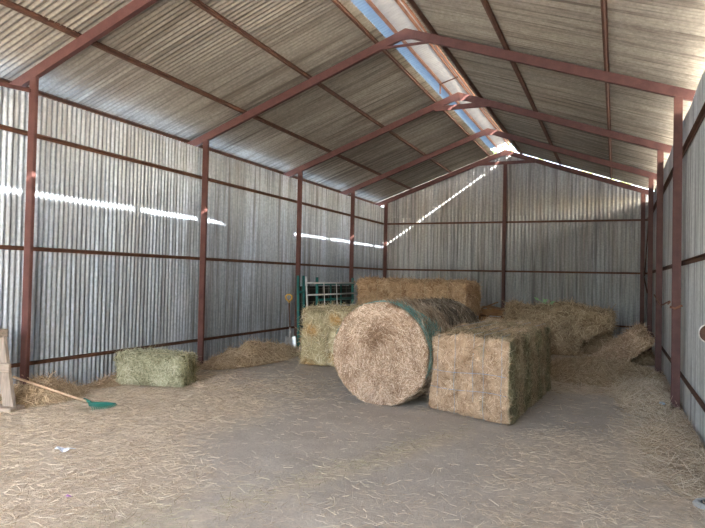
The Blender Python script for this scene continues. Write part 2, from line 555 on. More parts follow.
def sample_quads(V, Q, n, weight=None):
    a, b, c, d = (V[Q[:, k]] for k in range(4))
    nrm = np.cross(c - a, d - b)
    ar = np.linalg.norm(nrm, axis=1) / 2
    nrm = nrm / (2 * ar[:, None] + 1e-12)
    w = ar.copy()
    if weight is not None:
        w = w * weight((a + b + c + d) / 4, nrm)
    i = RNG.choice(len(Q), n, p=w / w.sum())
    u, v = RNG.random((n, 1)), RNG.random((n, 1))
    P = a[i] * (1 - u) * (1 - v) + b[i] * u * (1 - v) + c[i] * u * v + d[i] * (1 - u) * v
    return P, nrm[i]

def fbm(P, s, seed=0.0, oct_=3):
    out = np.zeros(len(P))
    for k, p in enumerate(P):
        out[k] = noise.fractal(Vector((p[0] * s + seed, p[1] * s + seed * .7, p[2] * s - seed)), 0.8, 2.0, oct_)
    return out

def straw_mesh(name, BV, BQ, btint, balt, strands, mat, parent=None):
    """one mesh: body + its loose stalks"""
    V, Q, T, A = [BV], [BQ], [btint], [balt]
    off = len(BV)
    for v, q, t, a in strands:
        V.append(v); Q.append(q + off); T.append(t); A.append(a); off += len(v)
    V, Q, T, A = map(np.concatenate, (V, Q, T, A))
    sm = np.zeros(len(Q), bool); sm[:len(BQ)] = True
    return quads_mesh(name, V, Q, mat, {'tint': T, 'alt': A}, sm, parent)

def box_shell(dx, dy, dz, res, r):
    """rounded box standing on z=0, with the outward direction of every vertex"""
    nx, ny, nz_ = [max(2, int(round(k / res))) for k in (dx, dy, dz)]
    V, Q, n0 = [], [], 0
    hx, hy, hz = dx / 2, dy / 2, dz / 2
    for ax, s in ((0, -1), (0, 1), (1, -1), (1, 1), (2, -1), (2, 1)):
        na, nb = [(ny, nz_), (nx, nz_), (nx, ny)][ax]
        a, b = np.meshgrid(np.linspace(-1, 1, na + 1), np.linspace(-1, 1, nb + 1), indexing='ij')
        p = np.zeros(a.shape + (3,))
        ia, ib = [(1, 2), (0, 2), (0, 1)][ax]
        p[..., ax] = s; p[..., ia] = a; p[..., ib] = b
        idx = np.arange(a.size).reshape(a.shape) + n0
        q = np.stack([idx[:-1, :-1], idx[1:, :-1], idx[1:, 1:], idx[:-1, 1:]], -1).reshape(-1, 4)
        flip = (s < 0) ^ (ax == 1)
        if flip: q = q[:, ::-1]
        V.append(p.reshape(-1, 3)); Q.append(q); n0 += a.size
    V = np.concatenate(V) * np.array([hx, hy, hz]); Q = np.concatenate(Q)
    inner = np.clip(V, -np.array([hx - r, hy - r, hz - r]), np.array([hx - r, hy - r, hz - r]))
    d = V - inner
    N = d / (np.linalg.norm(d, axis=1)[:, None] + 1e-9)
    V = inner + N * r
    V[:, 2] += hz
    return V, Q, N

def square_bale(root, dims, mat, n, seed, r=.05, rough=.03, fl=(.06, .17), wd=.005, altfun=None, grooves=(), gaxis=1, fray=.35, deform=None, tint=(.5, .22), part='straw_body'):
    dx, dy, dz = dims
    V, Q, N = box_shell(dx, dy, dz, .045, r)
    wd = wd * 1.25; f1_ = fbm(V, 3.0, seed); f2_ = fbm(V, 11.0, seed + 5, 2)
    d = rough * f1_ + rough * .45 * f2_
    for g in grooves:                       # twine pinches the bale
        d -= .042 * np.exp(-((V[:, gaxis] - g) / .025) ** 2) * (np.abs(N[:, gaxis]) < .8)
    low = np.clip(V[:, 2] / .08, 0, 1)
    V = V + N * (d * (.3 + .7 * low))[:, None]
    V[:, 2] = np.maximum(V[:, 2], 0)
    if deform: V = deform(V)
    bt = np.clip(.36 + .25 * f2_, 0, .75)
    def wt(c, nn):
        return np.where(nn[:, 2] < -.6, 0.02, 1.0)
    P, NN = sample_quads(V, Q, n, wt)
    R_ = RNG.normal(0, 1, (n, 3))
    D = R_ - NN * (R_ * NN).sum(1)[:, None]
    D /= np.linalg.norm(D, axis=1)[:, None]
    lift = np.abs(RNG.normal(0, fray, n)) * (RNG.random(n) < .35)
    D = D + NN * lift[:, None]
    D /= np.linalg.norm(D, axis=1)[:, None]
    L = RNG.uniform(fl[0], fl[1], n); W = RNG.uniform(.6, 1.4, n) * wd
    P = P - D * (L * .5)[:, None] * (RNG.random(n) < .7)[:, None] + NN * .006
    t = np.clip(RNG.normal(tint[0], tint[1] * 1.35, n) + .35 * fbm(P, 7.0, seed + 9, 2), 0, 1)
    ba, sa = np.zeros(len(V)), np.zeros(n)
    if altfun is not None:
        ba = altfun(V, N); sa = altfun(P, NN)
    arr = strand_arrays(P, D, NN, L, W, t, sa)
    arr[0][:, 2] = np.maximum(arr[0][:, 2], 0.004)
    return straw_mesh(part, V, Q, bt, ba, [arr], mat, root)

def twine(root, pts, mat, r=.004, closed=True):
    return MB().tube(pts, r, 6, closed=closed).build('twine', mat, root, smooth=True)

def loop_pts(axis, at, half, h, e=.012, sag=0.0):
    """rectangle loop round a bale: axis 'x' -> plane x=at, running along y and z"""
    pts = []
    w0, z0, z1 = half + e, .006, h + e
    path = [(-w0, z0), (w0, z0), (w0, z1), (-w0, z1)]
    for k in range(4):
        a, b = path[k], path[(k + 1) % 4]
        for j in range(8):
            t = j / 8
            p = (a[0] + (b[0] - a[0]) * t, a[1] + (b[1] - a[1]) * t)
            wob = .006 * math.sin(k * 2.1 + j * 1.3 + at * 9)
            pts.append((at + wob, p[0], p[1]) if axis == 'x' else (p[0], at + wob, p[1]))
    return pts

H_STRAW = hay('bale_straw', (0.25, 0.155, 0.09), (0.53, 0.365, 0.235), (0.76, 0.59, 0.43),
              ((0.075, 0.07, 0.035), (0.24, 0.22, 0.12), (0.46, 0.42, 0.27)))
H_ROUND = hay('round_bale_straw', (0.27, 0.165, 0.10), (0.52, 0.355, 0.24), (0.84, 0.68, 0.53),
              ((0.12, 0.10, 0.07), (0.30, 0.26, 0.19), (0.5, 0.45, 0.35)))
H_GREY = hay('weathered_hay', (0.06, 0.045, 0.033), (0.23, 0.18, 0.13), (0.50, 0.42, 0.33),
             ((0.25, 0.19, 0.14), (0.5, 0.42, 0.33), (0.72, 0.63, 0.52)))
H_PALE = hay('pale_hay', (0.22, 0.18, 0.10), (0.53, 0.45, 0.28), (0.82, 0.73, 0.53),
             ((0.28, 0.13, 0.03), (0.50, 0.27, 0.08), (0.66, 0.44, 0.2)))
H_GOLD = hay('golden_straw', (0.24, 0.135, 0.07), (0.52, 0.35, 0.205), (0.73, 0.55, 0.37),
             ((0.3, 0.18, 0.1), (0.52, 0.38, 0.25), (0.7, 0.55, 0.4)))
H_BROWN = hay('brown_hay', (0.17, 0.11, 0.06), (0.43, 0.315, 0.195), (0.70, 0.56, 0.39),
              ((0.2, 0.13, 0.07), (0.46, 0.34, 0.21), (0.66, 0.53, 0.36)))
H_GREEN = hay('green_hay', (0.12, 0.12, 0.065), (0.37, 0.36, 0.24), (0.62, 0.60, 0.45),
              ((0.07, 0.07, 0.03), (0.25, 0.23, 0.11), (0.45, 0.42, 0.24)))
H_FLOOR = hay('floor_straw', (0.26, 0.185, 0.12), (0.57, 0.45, 0.32), (0.82, 0.715, 0.57),
              ((0.10, 0.09, 0.045), (0.32, 0.29, 0.17), (0.55, 0.5, 0.33)))
M_TWINE = plain('blue_twine', (0.33, 0.36, 0.38), .7)
M_TWINE_PALE = plain('pale_twine', (0.45, 0.36, 0.22), .8)

def yaw_root(name, label, cat, x, y, deg, z=0.0, group=None):
    return thing(name, label, cat, (x, y, z), (0, 0, math.radians(deg)), group)

# ------------------------------------------------------------------ the bales
GB = None
# big square bale in front: end face 1.12 wide, 2.5 long
def front_left_to_center(fl, fr, ln):
    fl, fr = Vector((*fl, 0)), Vector((*fr, 0))
    d = (fr - fl).normalized(); n_ = Vector((-d.y, d.x, 0))
    c = (fl + fr) / 2 + n_ * ln / 2
    return c, math.degrees(math.atan2(d.y, d.x)), (fr - fl).length
t = yaw_root('square_bale', 'big square straw bale with pinkish end face and green side, nearest the camera', 'hay bale', -1.431, 8.10, -4.0)
SHEAR = -.36
def slump(V):
    V = V.copy()
    x, y, z = V[:, 0], V[:, 1], V[:, 2]
    V[:, 2] -= z / .93 * (.07 * np.clip((-x + .1) / .6, 0, 1) * np.clip((-y - .2) / 1, 0, 1)) - z / .93 * .02 * np.sin(x * 6 + y * 3)
    V[:, 1] += SHEAR * x - .03 * np.sin(z * 3.2) * (y < -1)
    return V
DX, DY, DZ = 1.05, 2.50, .93
def alt_front(V, N):
    s = np.clip((N[:, 0] - .35) * 3, 0, 1)
    topg = np.clip((N[:, 2] - .5) * 2, 0, 1) * (.35 + .25 * np.sin(V[:, 1] * 5 + V[:, 0] * 3))
    return np.clip(np.maximum(s * (.75 + .25 * np.sin(V[:, 1] * 9 + 2 * V[:, 2])), topg), 0, 1)
square_bale(t, (DX, DY, DZ), H_STRAW, 26000, 3.0, r=.045, rough=.04, fl=(.03, .10), fray=.45, tint=(.5, .18), altfun=alt_front, grooves=(-.17, .20), gaxis=0, wd=.0048, deform=slump)
for x in (-.40, -.17, .07, .20, .42):
    twine(t, [(p[0], p[1] + SHEAR * p[0] - (.035 * math.sin(p[2] * 3.2) if p[1] < 0 else 0), p[2] - (p[2] / .93 * .07 * min(1, max(0, (.1 - x) / .6)) if p[1] < -.9 else 0)) for p in loop_pts('x', x, DY / 2, DZ)], M_TWINE, r=.0030)

for z in (.30, .50):
    twine(t, [(x, -DY / 2 - .014 + SHEAR * x - .035 * math.sin(z * 3.2), z + .02 * math.sin(x * 5)) for x in np.linspace(-.50, .48, 14)], plain('faded_blue_twine', (.24, .36, .50), .7), r=.0022, closed=False)

# round bale: axis nearly away from the camera
def round_bale(root, R, L, mat, n_face, n_side, seed, hole=True, face_tint=.52, side_tint=.42, side_alt=0.0):
    nr, na, nl_ = 14, 72, 16
    V, Q = [], []
    ang = np.linspace(0, 2 * PI, na, endpoint=False)
    prof = [(R * k / nr, 0.0) for k in range(1, nr)] + [(R * .985, .012), (R, .04)] + [(R, .04 + (L - .08) * k / nl_) for k in range(1, nl_)] + [(R, L - .04), (R * .985, L - .012)] + [(R * k / nr, L) for k in range(nr - 1, 0, -1)]
    for r_, y in prof:
        V.append(np.stack([r_ * np.cos(ang), np.full(na, y), r_ * np.sin(ang)], -1))
    V = np.concatenate(V)
    for i in range(len(prof) - 1):
        b0, b1 = i * na, (i + 1) * na
        k = np.arange(na); l = (k + 1) % na
        Q.append(np.stack([b0 + k, b0 + l, b1 + l, b1 + k], -1))
    c0, c1 = len(V), len(V) + 1
    V = np.concatenate([V, [(0, 0, 0), (0, L, 0)]])
    k = np.arange(0, na, 2)
    last = (len(prof) - 1) * na
    Q.append(np.stack([np.full(len(k), c0), (k + 2) % na, k + 1, k], -1))
    Q.append(np.stack([np.full(len(k), c1), last + k, last + k + 1, last + (k + 2) % na], -1))
    Q = np.concatenate(Q)[:, ::1]
    rad = np.hypot(V[:, 0], V[:, 2])
    f = fbm(V, 4.0, seed); f2_ = fbm(V, 12, seed + 3, 2)
    face = V[:, 1] < .03
    if hole:
        hx, hz = V[:, 0] - .0, V[:, 2] - .30 * R
        V[:, 1] += np.where(face, .11 * np.exp(-(hx ** 2 + hz ** 2) / .016) + .02 * (rad / R) ** 2, 0)
    V[:, 1] += np.where(face, .018 * f + .012 * f2_, 0)
    k_ = 1 + (.020 * f + .010 * f2_) * np.clip(rad / R, 0, 1)
    V[:, 0] *= k_; V[:, 2] *= k_
    V[:, 2] *= np.where(V[:, 2] < 0, .975, 1.0)
    V[:, 2] = np.maximum(V[:, 2], -.955 * R)      # flat where it lies
    zb = V[:, 2].min(); V[:, 2] -= zb
    cz = -zb
    bt = np.clip(.34 + .25 * f2_ - np.where(face, .3 * np.exp(-(V[:, 0] ** 2 + (V[:, 2] - cz - .3 * R) ** 2) / .02), 0), 0, 1); ba = np.where(V[:, 1] > .05, side_alt, 0.0)  # body tint lowered in the face hollow to paint its shade
    # orient quads outward
    ctr = np.array([0, L / 2, cz])
    a, b, c_, d = (V[Q[:, j]] for j in range(4))
    nn = np.cross(c_ - a, d - b); out = ((a + c_) / 2 - ctr)
    fl = (nn * out).sum(1) < 0
    Q[fl] = Q[fl][:, ::-1]
    S = []
    for n, is_face in ((n_face, True), (n_side, False)):
        def wt(c, nrm):
            f_ = (nrm[:, 1] < -.6)
            return np.where(f_ if is_face else ~f_ & (nrm[:, 1] < .6) & (nrm[:, 2] > -.9), 1.0, 0.0) + 1e-12
        P, NN = sample_quads(V, Q, n, wt)
        q = P - np.array([0, 0, cz])
        if is_face:       # stalks wind round the core
            D = np.stack([-q[:, 2], 0 * q[:, 0], q[:, 0]], -1)
            D /= np.linalg.norm(D, axis=1)[:, None] + 1e-6
            D = D + RNG.normal(0, .75, (n, 3))
        else:             # stalks wrapped round the side
            D = np.stack([-q[:, 2], 0 * q[:, 0], q[:, 0]], -1)
            D /= np.linalg.norm(D, axis=1)[:, None] + 1e-6
            D = D + RNG.normal(0, .40, (n, 3))
        D -= NN * (D * NN).sum(1)[:, None]
        D /= np.linalg.norm(D, axis=1)[:, None]
        D += NN * (np.abs(RNG.normal(0, .22, n)) * (RNG.random(n) < .3))[:, None]
        L_ = RNG.uniform(.06, .18, n)
        if is_face: L_ *= np.clip((R - np.hypot(q[:, 0], q[:, 2])) / .16, .3, 1)
        else: L_ *= np.clip(q[:, 1] / .1, .45, 1)
        W_ = RNG.uniform(.6, 1.5, n) * .0075
        P = P - D * (L_ * .5)[:, None] + NN * .006
        t_ = np.clip(RNG.normal(face_tint if is_face else side_tint, .30, n) + .40 * fbm(P, 8.0, seed + 4, 2), 0, 1)
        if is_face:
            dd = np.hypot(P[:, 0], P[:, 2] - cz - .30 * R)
            t_ -= .62 * np.exp(-(dd / .13) ** 2)  # stalks in the hollow also darkened, painted shade
        al = np.zeros(n) if is_face else np.full(n, side_alt)
        arr = strand_arrays(P, D, NN, L_, W_, t_, al)
        arr[0][:, 2] = np.maximum(arr[0][:, 2], .004)
        S.append(arr)
    # a few long stalks dangling from the face
    o = straw_mesh('straw_body', V, Q, bt, ba, S, mat, root)
    return o, cz

RB, LB = .637, 1.08
t = yaw_root('round_bale', 'round straw bale with its coiled face to the camera, in green net wrap', 'hay bale', -2.655, 6.95, -4.5)
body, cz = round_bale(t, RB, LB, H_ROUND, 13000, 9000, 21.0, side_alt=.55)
# green net: woven strands over the front half of the side, torn along its rear edge
m_net = plain('green_net', (0.13, 0.33, 0.30), .6, var=.3)
mb = MB()
n_net = 0
for k in range(150):
    a0 = 2 * PI * k / 150
    tear = .50 + .16 * math.sin(3 * a0 + .6) + .09 * math.sin(11 * a0) + .05 * math.sin(29 * a0)
    if math.sin(a0) < -.30 + .12 * math.sin(5 * a0): continue
    pts = []
    nseg = 5
    for j in range(nseg + 1):
        y = .055 + tear * j / nseg
        a1 = a0 + (.035 if j % 2 else -.035)
        rr_ = RB * (1.022 + .008 * math.sin(7 * a1 + 9 * y))
        pts.append((rr_ * math.cos(a1), y, max(.006, cz + rr_ * math.sin(a1) * (.975 if math.sin(a1) < 0 else 1))))
    mb.tube(pts, .0034, 4, caps=False)
for y in np.arange(.07, .68, .045):
    seg_pts = []
    for k in range(97):
        a0 = 2 * PI * k / 96
        tear = .50 + .16 * math.sin(3 * a0 + .6) + .09 * math.sin(11 * a0)
        rr_ = RB * (1.024 + .006 * math.sin(9 * a0 + 20 * y))
        ok = y < tear and math.sin(a0) > -.28
        if ok:
            seg_pts.append((rr_ * math.cos(a0), y + .008 * math.sin(13 * a0), max(.006, cz + rr_ * math.sin(a0) * (.975 if math.sin(a0) < 0 else 1))))
        if (not ok or k == 96) and len(seg_pts) > 1:
            mb.tube(seg_pts, .0030, 4, caps=False)
        if not ok: seg_pts = []
mb.build('net_wrap', m_net, t)['label'] = 'torn green net wrap'
# a tuft pulled out at the foot of the face
n = 160
P = np.tile(np.array([[.02, -.03, .19]]), (n, 1)) + RNG.normal(0, .04, (n, 3)) * np.array([2.2, .3, .5])
D = np.stack([RNG.normal(0, .45, n), RNG.normal(-.25, .2, n), RNG.normal(-.7, .3, n)], -1); D /= np.linalg.norm(D, axis=1)[:, None]
NN = np.tile(np.array([[0., -1, 0]]), (n, 1))
arr = strand_arrays(P, D, NN, RNG.uniform(.08, .2, n), np.full(n, .005), RNG.uniform(.4, 1, n), bend=.35)
arr[0][:, 2] = np.maximum(arr[0][:, 2], .004)
quads_mesh('loose_tuft', arr[0], arr[1], H_ROUND, {'tint': arr[2], 'alt': arr[3]}, parent=t)

t = yaw_root('round_bale', 'dark weathered round hay bale lying behind the green-netted one', 'hay bale', -2.62, 8.10, -4.0)
round_bale(t, .625, 1.55, H_GREY, 2500, 9000, 33.0, hole=False, face_tint=.45, side_tint=.45)

# pale bale on the left behind the round one
t = yaw_root('square_bale', 'pale yellowish hay bale with orange patches left of the round bale', 'hay bale', -4.52, 10.15, 6.0)
def alt_pale(V, N):
    s = np.sin(V[:, 0] * 7 + 1.3) * np.sin(V[:, 2] * 9 + V[:, 0] * 3 + .4)
    low = np.exp(-((V[:, 2] - .05) / .06) ** 2) * (np.abs(V[:, 0] + .48) < .16)
    return np.clip((s - .45) * 1.6, 0, .8) + low * .5
square_bale(t, (1.20, 1.35, .97), H_PALE, 9000, 8.0, r=.06, rough=.06, altfun=alt_pale, fl=(.07, .22), wd=.007, grooves=(-.12, .3), gaxis=0, fray=.5)
for x in (-.12, .30):
    twine(t, loop_pts('x', x, .675, .97), M_TWINE_PALE)

# golden bale lying on another bale at the back
t = yaw_root('square_bale', 'golden brown bale lying under the topmost golden bale at the back', 'hay bale', -4.08, 13.12, -1.5)
square_bale(t, (2.40, 1.15, .70), H_GOLD, 2500, 14.0, r=.06, rough=.05, wd=.008)
for x in (-.7, 0, .7):
    twine(t, loop_pts('x', x, .575, .70), M_TWINE_PALE)
t = yaw_root('square_bale', 'long golden brown straw bale, topmost at the back above the round bales', 'hay bale', -4.07, 13.10, -1.5, z=.735)
square_bale(t, (2.50, 1.15, .76), H_GOLD, 11000, 15.0, r=.07, rough=.055, wd=.008, grooves=(-.75, -.2, .35, .85), gaxis=0, fray=.3)
for x in (-.75, -.2, .35, .85):
    twine(t, loop_pts('x', x, .575, .76), M_TWINE_PALE)

# broken bale at the right rear
def broke(V):
    V = V.copy()
    x, z = V[:, 0], V[:, 2]
    V[:, 2] += (z / 1.0) * (.05 * np.sin(x * 4 + 1) + .05 * np.exp(-((x + .95) / .15) ** 2) - .06 * np.clip(x - .4, 0, 1))
    cut = np.clip((.2 - V[:, 1]) / .25, 0, 1) * np.clip((.58 - z) / .25, 0, 1) * np.clip((x - .40) / .3, 0, 1)   # the lower right corner has fallen out
    V[:, 0] = x - cut * np.clip(x - .45, 0, 1) * .95
    V[:, 0] -= .25 * np.clip((.6 - z) / .6, 0, 1) * np.clip((-x - .6) / .4, 0, 1) * -0.2
    return V
t = yaw_root('square_bale', 'brown broken bale at the right rear with a hollow under its end', 'hay bale', -1.14, 14.02, -1.0)
square_bale(t, (2.16, 1.10, 1.0), H_BROWN, 10000, 27.0, r=.09, rough=.08, wd=.0085, fl=(.07, .22), deform=broke, fray=.6,
            altfun=lambda V, N: np.clip(.5 + .6 * np.sin(V[:, 0] * 3 + V[:, 2] * 5), 0, 1) * .6)
twine(t, [(-.30 + .01 * math.sin(k), -.575 - .015, .08 + k * .095) for k in range(10)], M_TWINE_PALE, closed=False)

# flake of a bale tipped up beside the right posts
t = thing('bale_chunk', 'tipped up chunk of a hay bale beside the right rear post', 'hay bale', (.30, 12.9, .10), (0, math.radians(-38), math.radians(-4)))
square_bale(t, (.98, .62, .42), H_STRAW, 5000, 41.0, r=.10, rough=.07, wd=.0085, fl=(.07, .2), fray=.7, tint=(.62, .2))

# small green bale by the left wall
t = yaw_root('small_bale', 'small square bale of green hay lying before the left wall', 'hay bale', -5.865, 6.745, 14.5)
def alt_small(V, N):
    return np.clip((N[:, 0] - .3) * 2, 0, 1) * .9
square_bale(t, (.98, .46, .43), H_GREEN, 7000, 51.0, r=.05, rough=.035, wd=.0045, fl=(.05, .15), altfun=alt_small, grooves=(-.11, .11), gaxis=1, fray=.45)
for y in (-.11, .11):
    twine(t, loop_pts('y', y, .49, .43), M_TWINE_PALE, r=.003)

# ------------------------------------------------------------------ floor, ground, loose straw
def sm(a, b, x):
    t_ = np.clip((x - a) / (b - a), 0, 1)
    return t_ * t_ * (3 - 2 * t_)
def straw_density(x, y):
    """how thick the loose straw lies, 0..1"""
    edge = -3.15 - .38 * (y - 3.6) + .25 * np.sin(y * 2.3)
    d = .95 * sm(.9, -.5, x - edge) * sm(8.6, 6.4, y)
    d = np.maximum(d, .42 * sm(9.5, 7.0, y) * sm(-2.6, -4.4, x))
    d = np.maximum(d, .62 * np.exp(-(((x + 4.6) / .7) ** 2 + ((y - 7.3) / .55) ** 2)))
    d = np.maximum(d, .52 * sm(-1.4, -.5, x) * sm(7.3, 6.2, y))
    d = np.maximum(d, .95 * sm(-.25, .35, x) * sm(9.5, 7.8, y) * sm(3.8, 5.4, y))
    d = np.maximum(d, .8 * sm(.45, .62, x))
    d = np.maximum(d, .95 * sm(8.7, 9.6, y) * sm(-1.6, -.8, x))
    d = np.maximum(d, .55 * np.exp(-((x + 2.0 - .35 * (y - 4.5)) / .22) ** 2) * sm(6.9, 5.6, y))
    d = np.maximum(d, .30 * sm(5.0, 3.7, y))
    d = np.maximum(d, .85 * sm(-6.1, -6.45, x))
    d *= 1 - .93 * np.exp(-(((x + .28) / .42) ** 2 + ((y - 8.0) / .85) ** 2) ** 2)
    d *= 1 - .75 * np.exp(-(((x - .25) / .30) ** 2 + ((y - 5.25) / .18) ** 2))
    return np.clip(np.maximum(d, .10), 0, 1)

NX, NY = 150, 360
gx = np.linspace(XL - .01, XR + .01, NX + 1); gy = np.linspace(Y0 - .6, YB + .02, NY + 1)
GX, GY = np.meshgrid(gx, gy, indexing='ij')
P3 = np.stack([GX.ravel(), GY.ravel(), 0 * GX.ravel()], -1)
hz_ = .010 * fbm(P3, 1.1, 2.0) + .004 * fbm(P3, 5.0, 9.0, 2)
P3[:, 2] = hz_ - hz_.max() - .002
idx = np.arange(P3.shape[0]).reshape(NX + 1, NY + 1)
Qf = np.stack([idx[:-1, :-1], idx[1:, :-1], idx[1:, 1:], idx[:-1, 1:]], -1).reshape(-1, 4)
m, nt, b = new_mat('barn_floor')
at = nd(nt, 'ShaderNodeAttribute', attribute_name='straw')
v = texco(nt)
n1 = nz(nt, v, 2.5, 6, .65); n2 = nz(nt, v, 14, 5, .7); n3 = nz(nt, v, 55, 3, .7)
dirt = ramp(nt, n1, [(.3, (.45, .395, .335)), (.7, (.565, .505, .435))])
dirt = mix(nt, ramp(nt, n3, [(.45, (0, 0, 0)), (.75, (.5,) * 3)]), dirt, (.24, .205, .17))
chaff = ramp(nt, n2, [(.3, (.49, .395, .295)), (.7, (.75, .64, .51))])
f = math_n(nt, 'ADD', math_n(nt, 'MULTIPLY', at.outputs['Fac'], 1.1), math_n(nt, 'MULTIPLY', math_n(nt, 'SUBTRACT', n2, .55), .9))
f = ramp(nt, f, [(.12, (0, 0, 0)), (.75, (.9,) * 3)])
nt.links.new(mix(nt, f, dirt, chaff), b.inputs['Base Color'])
b.inputs['Roughness'].default_value = .85; b.inputs['Specular IOR Level'].default_value = .2
bump(nt, b, math_n(nt, 'ADD', n2, n3), .35, .012)
fl_ = quads_mesh('floor', P3, Qf, m, {'straw': straw_density(P3[:, 0], P3[:, 1])}, np.ones(len(Qf), bool))
tag(fl_, 'grey earth floor littered with straw', 'floor', kind='structure')

def scatter(n, xr, yr, wd, ln):
    out_p = []
    tot = 0
    while tot < n:
        k = n * 3
        x = RNG.uniform(*xr, k); y = RNG.uniform(*yr, k)
        d = straw_density(x, y)
        # clumps
        cl = .5 + .5 * np.sin(x * 5.1 + 2 * np.sin(y * 3.3)) * np.sin(y * 4.7 + 1.5 * np.sin(x * 2.9))
        keep = RNG.random(k) < d ** 1.3 * (.35 + .65 * cl)
        out_p.append(np.stack([x[keep], y[keep]], -1)); tot += keep.sum()
    p = np.concatenate(out_p)[:n]
    P = np.concatenate([p, RNG.uniform(.000, .012, (n, 1))], 1)
    a = RNG.uniform(0, 2 * PI, n) * .75 + RNG.normal(0, .5, n)
    D = np.stack([np.cos(a), np.sin(a), np.abs(RNG.normal(0, .10, n))], -1); D /= np.linalg.norm(D, axis=1)[:, None]
    NN = np.tile(np.array([[0., 0, 1]]), (n, 1))
    L = RNG.uniform(*ln, n) * RNG.uniform(.5, 1, n); W = RNG.uniform(.6, 1.5, n) * wd
    t_ = np.clip(RNG.normal(.60, .24, n), 0, 1)
    trail = np.exp(-((p[:, 0] + 2.0 - .35 * (p[:, 1] - 4.5)) / .35) ** 2) * (p[:, 1] < 7)
    arr = strand_arrays(P, D, NN, L, W, t_, np.clip(trail * .9, 0, 1), bend=.22)
    arr[0][:, 2] = np.maximum(arr[0][:, 2], .001)
    arr[0][:, 0] = np.clip(arr[0][:, 0], XL + .03, XR - .03)
    return arr
A1 = scatter(60000, (XL + .05, XR - .05), (2.2, 7.0), .0029, (.03, .13))
A2 = scatter(26000, (XL + .05, XR - .05), (6.8, 12.5), .0048, (.05, .20))
V = np.concatenate([A1[0], A2[0]]); Q = np.concatenate([A1[1], A2[1] + len(A1[0])])
o = quads_mesh('loose_straw', V, Q, H_FLOOR, {'tint': np.concatenate([A1[2], A2[2]]), 'alt': np.concatenate([A1[3], A2[3]])})
tag(o, 'loose straw stalks strewn over the earth floor', 'straw', kind='stuff')

def heap(label, c, rx, ry, h, n, mat, rot=0.0, seed=1.0, wd=.006, ln=(.08, .25), tint=.5, clipx=None, lumps=.35):
    ns = 26
    u = np.linspace(0, 1, ns + 1); a = np.linspace(0, 2 * PI, 49)[:-1]
    V = [np.zeros((1, 3))]
    U, A_ = np.meshgrid(u[1:], a, indexing='ij')
    base = np.stack([U.ravel() * np.cos(A_.ravel()), U.ravel() * np.sin(A_.ravel()), 0 * U.ravel()], -1)
    P = np.concatenate([np.zeros((1, 3)), base])
    r_ = np.hypot(P[:, 0], P[:, 1])
    W_ = P * np.array([rx, ry, 0])
    f = fbm(W_, 3.2, seed, 3)
    z = h * np.clip(1 - r_ ** 2, 0, 1) ** 1.2 * (1 + lumps * f * 1.6) + .006 * (1 - r_)
    ca, sa = math.cos(rot), math.sin(rot)
    W_ = np.stack([W_[:, 0] * ca - W_[:, 1] * sa, W_[:, 0] * sa + W_[:, 1] * ca, np.maximum(z, .0) - .004], -1)
    if clipx: W_[:, 0] = np.clip(W_[:, 0], clipx[0] - c[0], clipx[1] - c[0])
    idx = np.arange(1, 1 + ns * 48).reshape(ns, 48)
    k = np.arange(48)
    Q = np.stack([idx[:-1][:, k], idx[1:][:, k], idx[1:][:, (k + 1) % 48], idx[:-1][:, (k + 1) % 48]], -1).reshape(-1, 4)
    k2 = np.arange(0, 48, 2)
    Qc = np.stack([np.zeros(24, int), idx[0][k2], idx[0][k2 + 1], idx[0][(k2 + 2) % 48]], -1)
    Q = np.concatenate([Q, Qc])
    Pn, NN = sample_quads(W_, Q, n)
    NN = NN * np.sign(NN[:, 2:3] + 1e-9)
    R_ = RNG.normal(0, 1, (n, 3)); D = R_ - NN * (R_ * NN).sum(1)[:, None]
    D /= np.linalg.norm(D, axis=1)[:, None]
    D += NN * np.abs(RNG.normal(0, .22, n))[:, None]; D /= np.linalg.norm(D, axis=1)[:, None]
    L = RNG.uniform(*ln, n)
    arr = strand_arrays(Pn - D * (L * .4)[:, None] + NN * .008, D, NN, L, RNG.uniform(.6, 1.5, n) * wd, np.clip(RNG.normal(tint, .22, n), 0, 1), bend=.3)
    arr[0][:, 2] = np.maximum(arr[0][:, 2], .002)
    if clipx: arr[0][:, 0] = np.clip(arr[0][:, 0], clipx[0] - c[0], clipx[1] - c[0])
    o = straw_mesh('hay_heap', W_, Q, np.clip(.35 + .25 * f, 0, .8), np.zeros(len(W_)), [arr], mat)
    o.location = (c[0], c[1], 0)
    return tag(o, label, 'hay heap', kind='stuff')
CL = (XL + .03, XR - .03)
heap('long heap of brown hay against the left wall, between small green bale and shovel', (-6.10, 9.65), .55, 1.5, .25, 5000, H_BROWN, seed=3, wd=.007, clipx=CL, tint=.6)
heap('mound of straw behind the rake handle at the foot of the first left post', (-6.36, 5.25), .40, .62, .20, 3500, H_BROWN, seed=8, clipx=CL, wd=.005, tint=.55)
heap('thin drift of hay along the left wall behind the small green bale', (-6.42, 7.2), .30, 1.25, .10, 2500, H_BROWN, seed=12, clipx=CL, tint=.55)
heap('spread heap of loose hay in front of the broken brown bale', (-.30, 11.3), 1.05, 1.55, .15, 9000, H_BROWN, seed=15, wd=.008, clipx=CL, tint=.62, lumps=.5)
heap('drift of straw against the right wall around the red posts', (.40, 9.3), .42, 1.5, .12, 5000, H_FLOOR, seed=19, wd=.006, clipx=CL, tint=.62)
heap('low drift of straw along the right wall nearest the camera', (.58, 6.6), .34, 1.6, .055, 3000, H_FLOOR, seed=23, wd=.005, clipx=CL, tint=.5)
heap('hay under the tipped up bale chunk beside the back wall', (.42, 13.5), .42, .75, .20, 1800, H_BROWN, seed=29, wd=.008, clipx=CL, tint=.4)

# ------------------------------------------------------------------ tools and clutter
M_PLASTIC = plain('green_plastic', (0.02, 0.17, 0.125), .5)
M_HANDLE = wood('rake_handle_wood', (.36, .24, .15), (.62, .46, .33), (3, 14, 14))
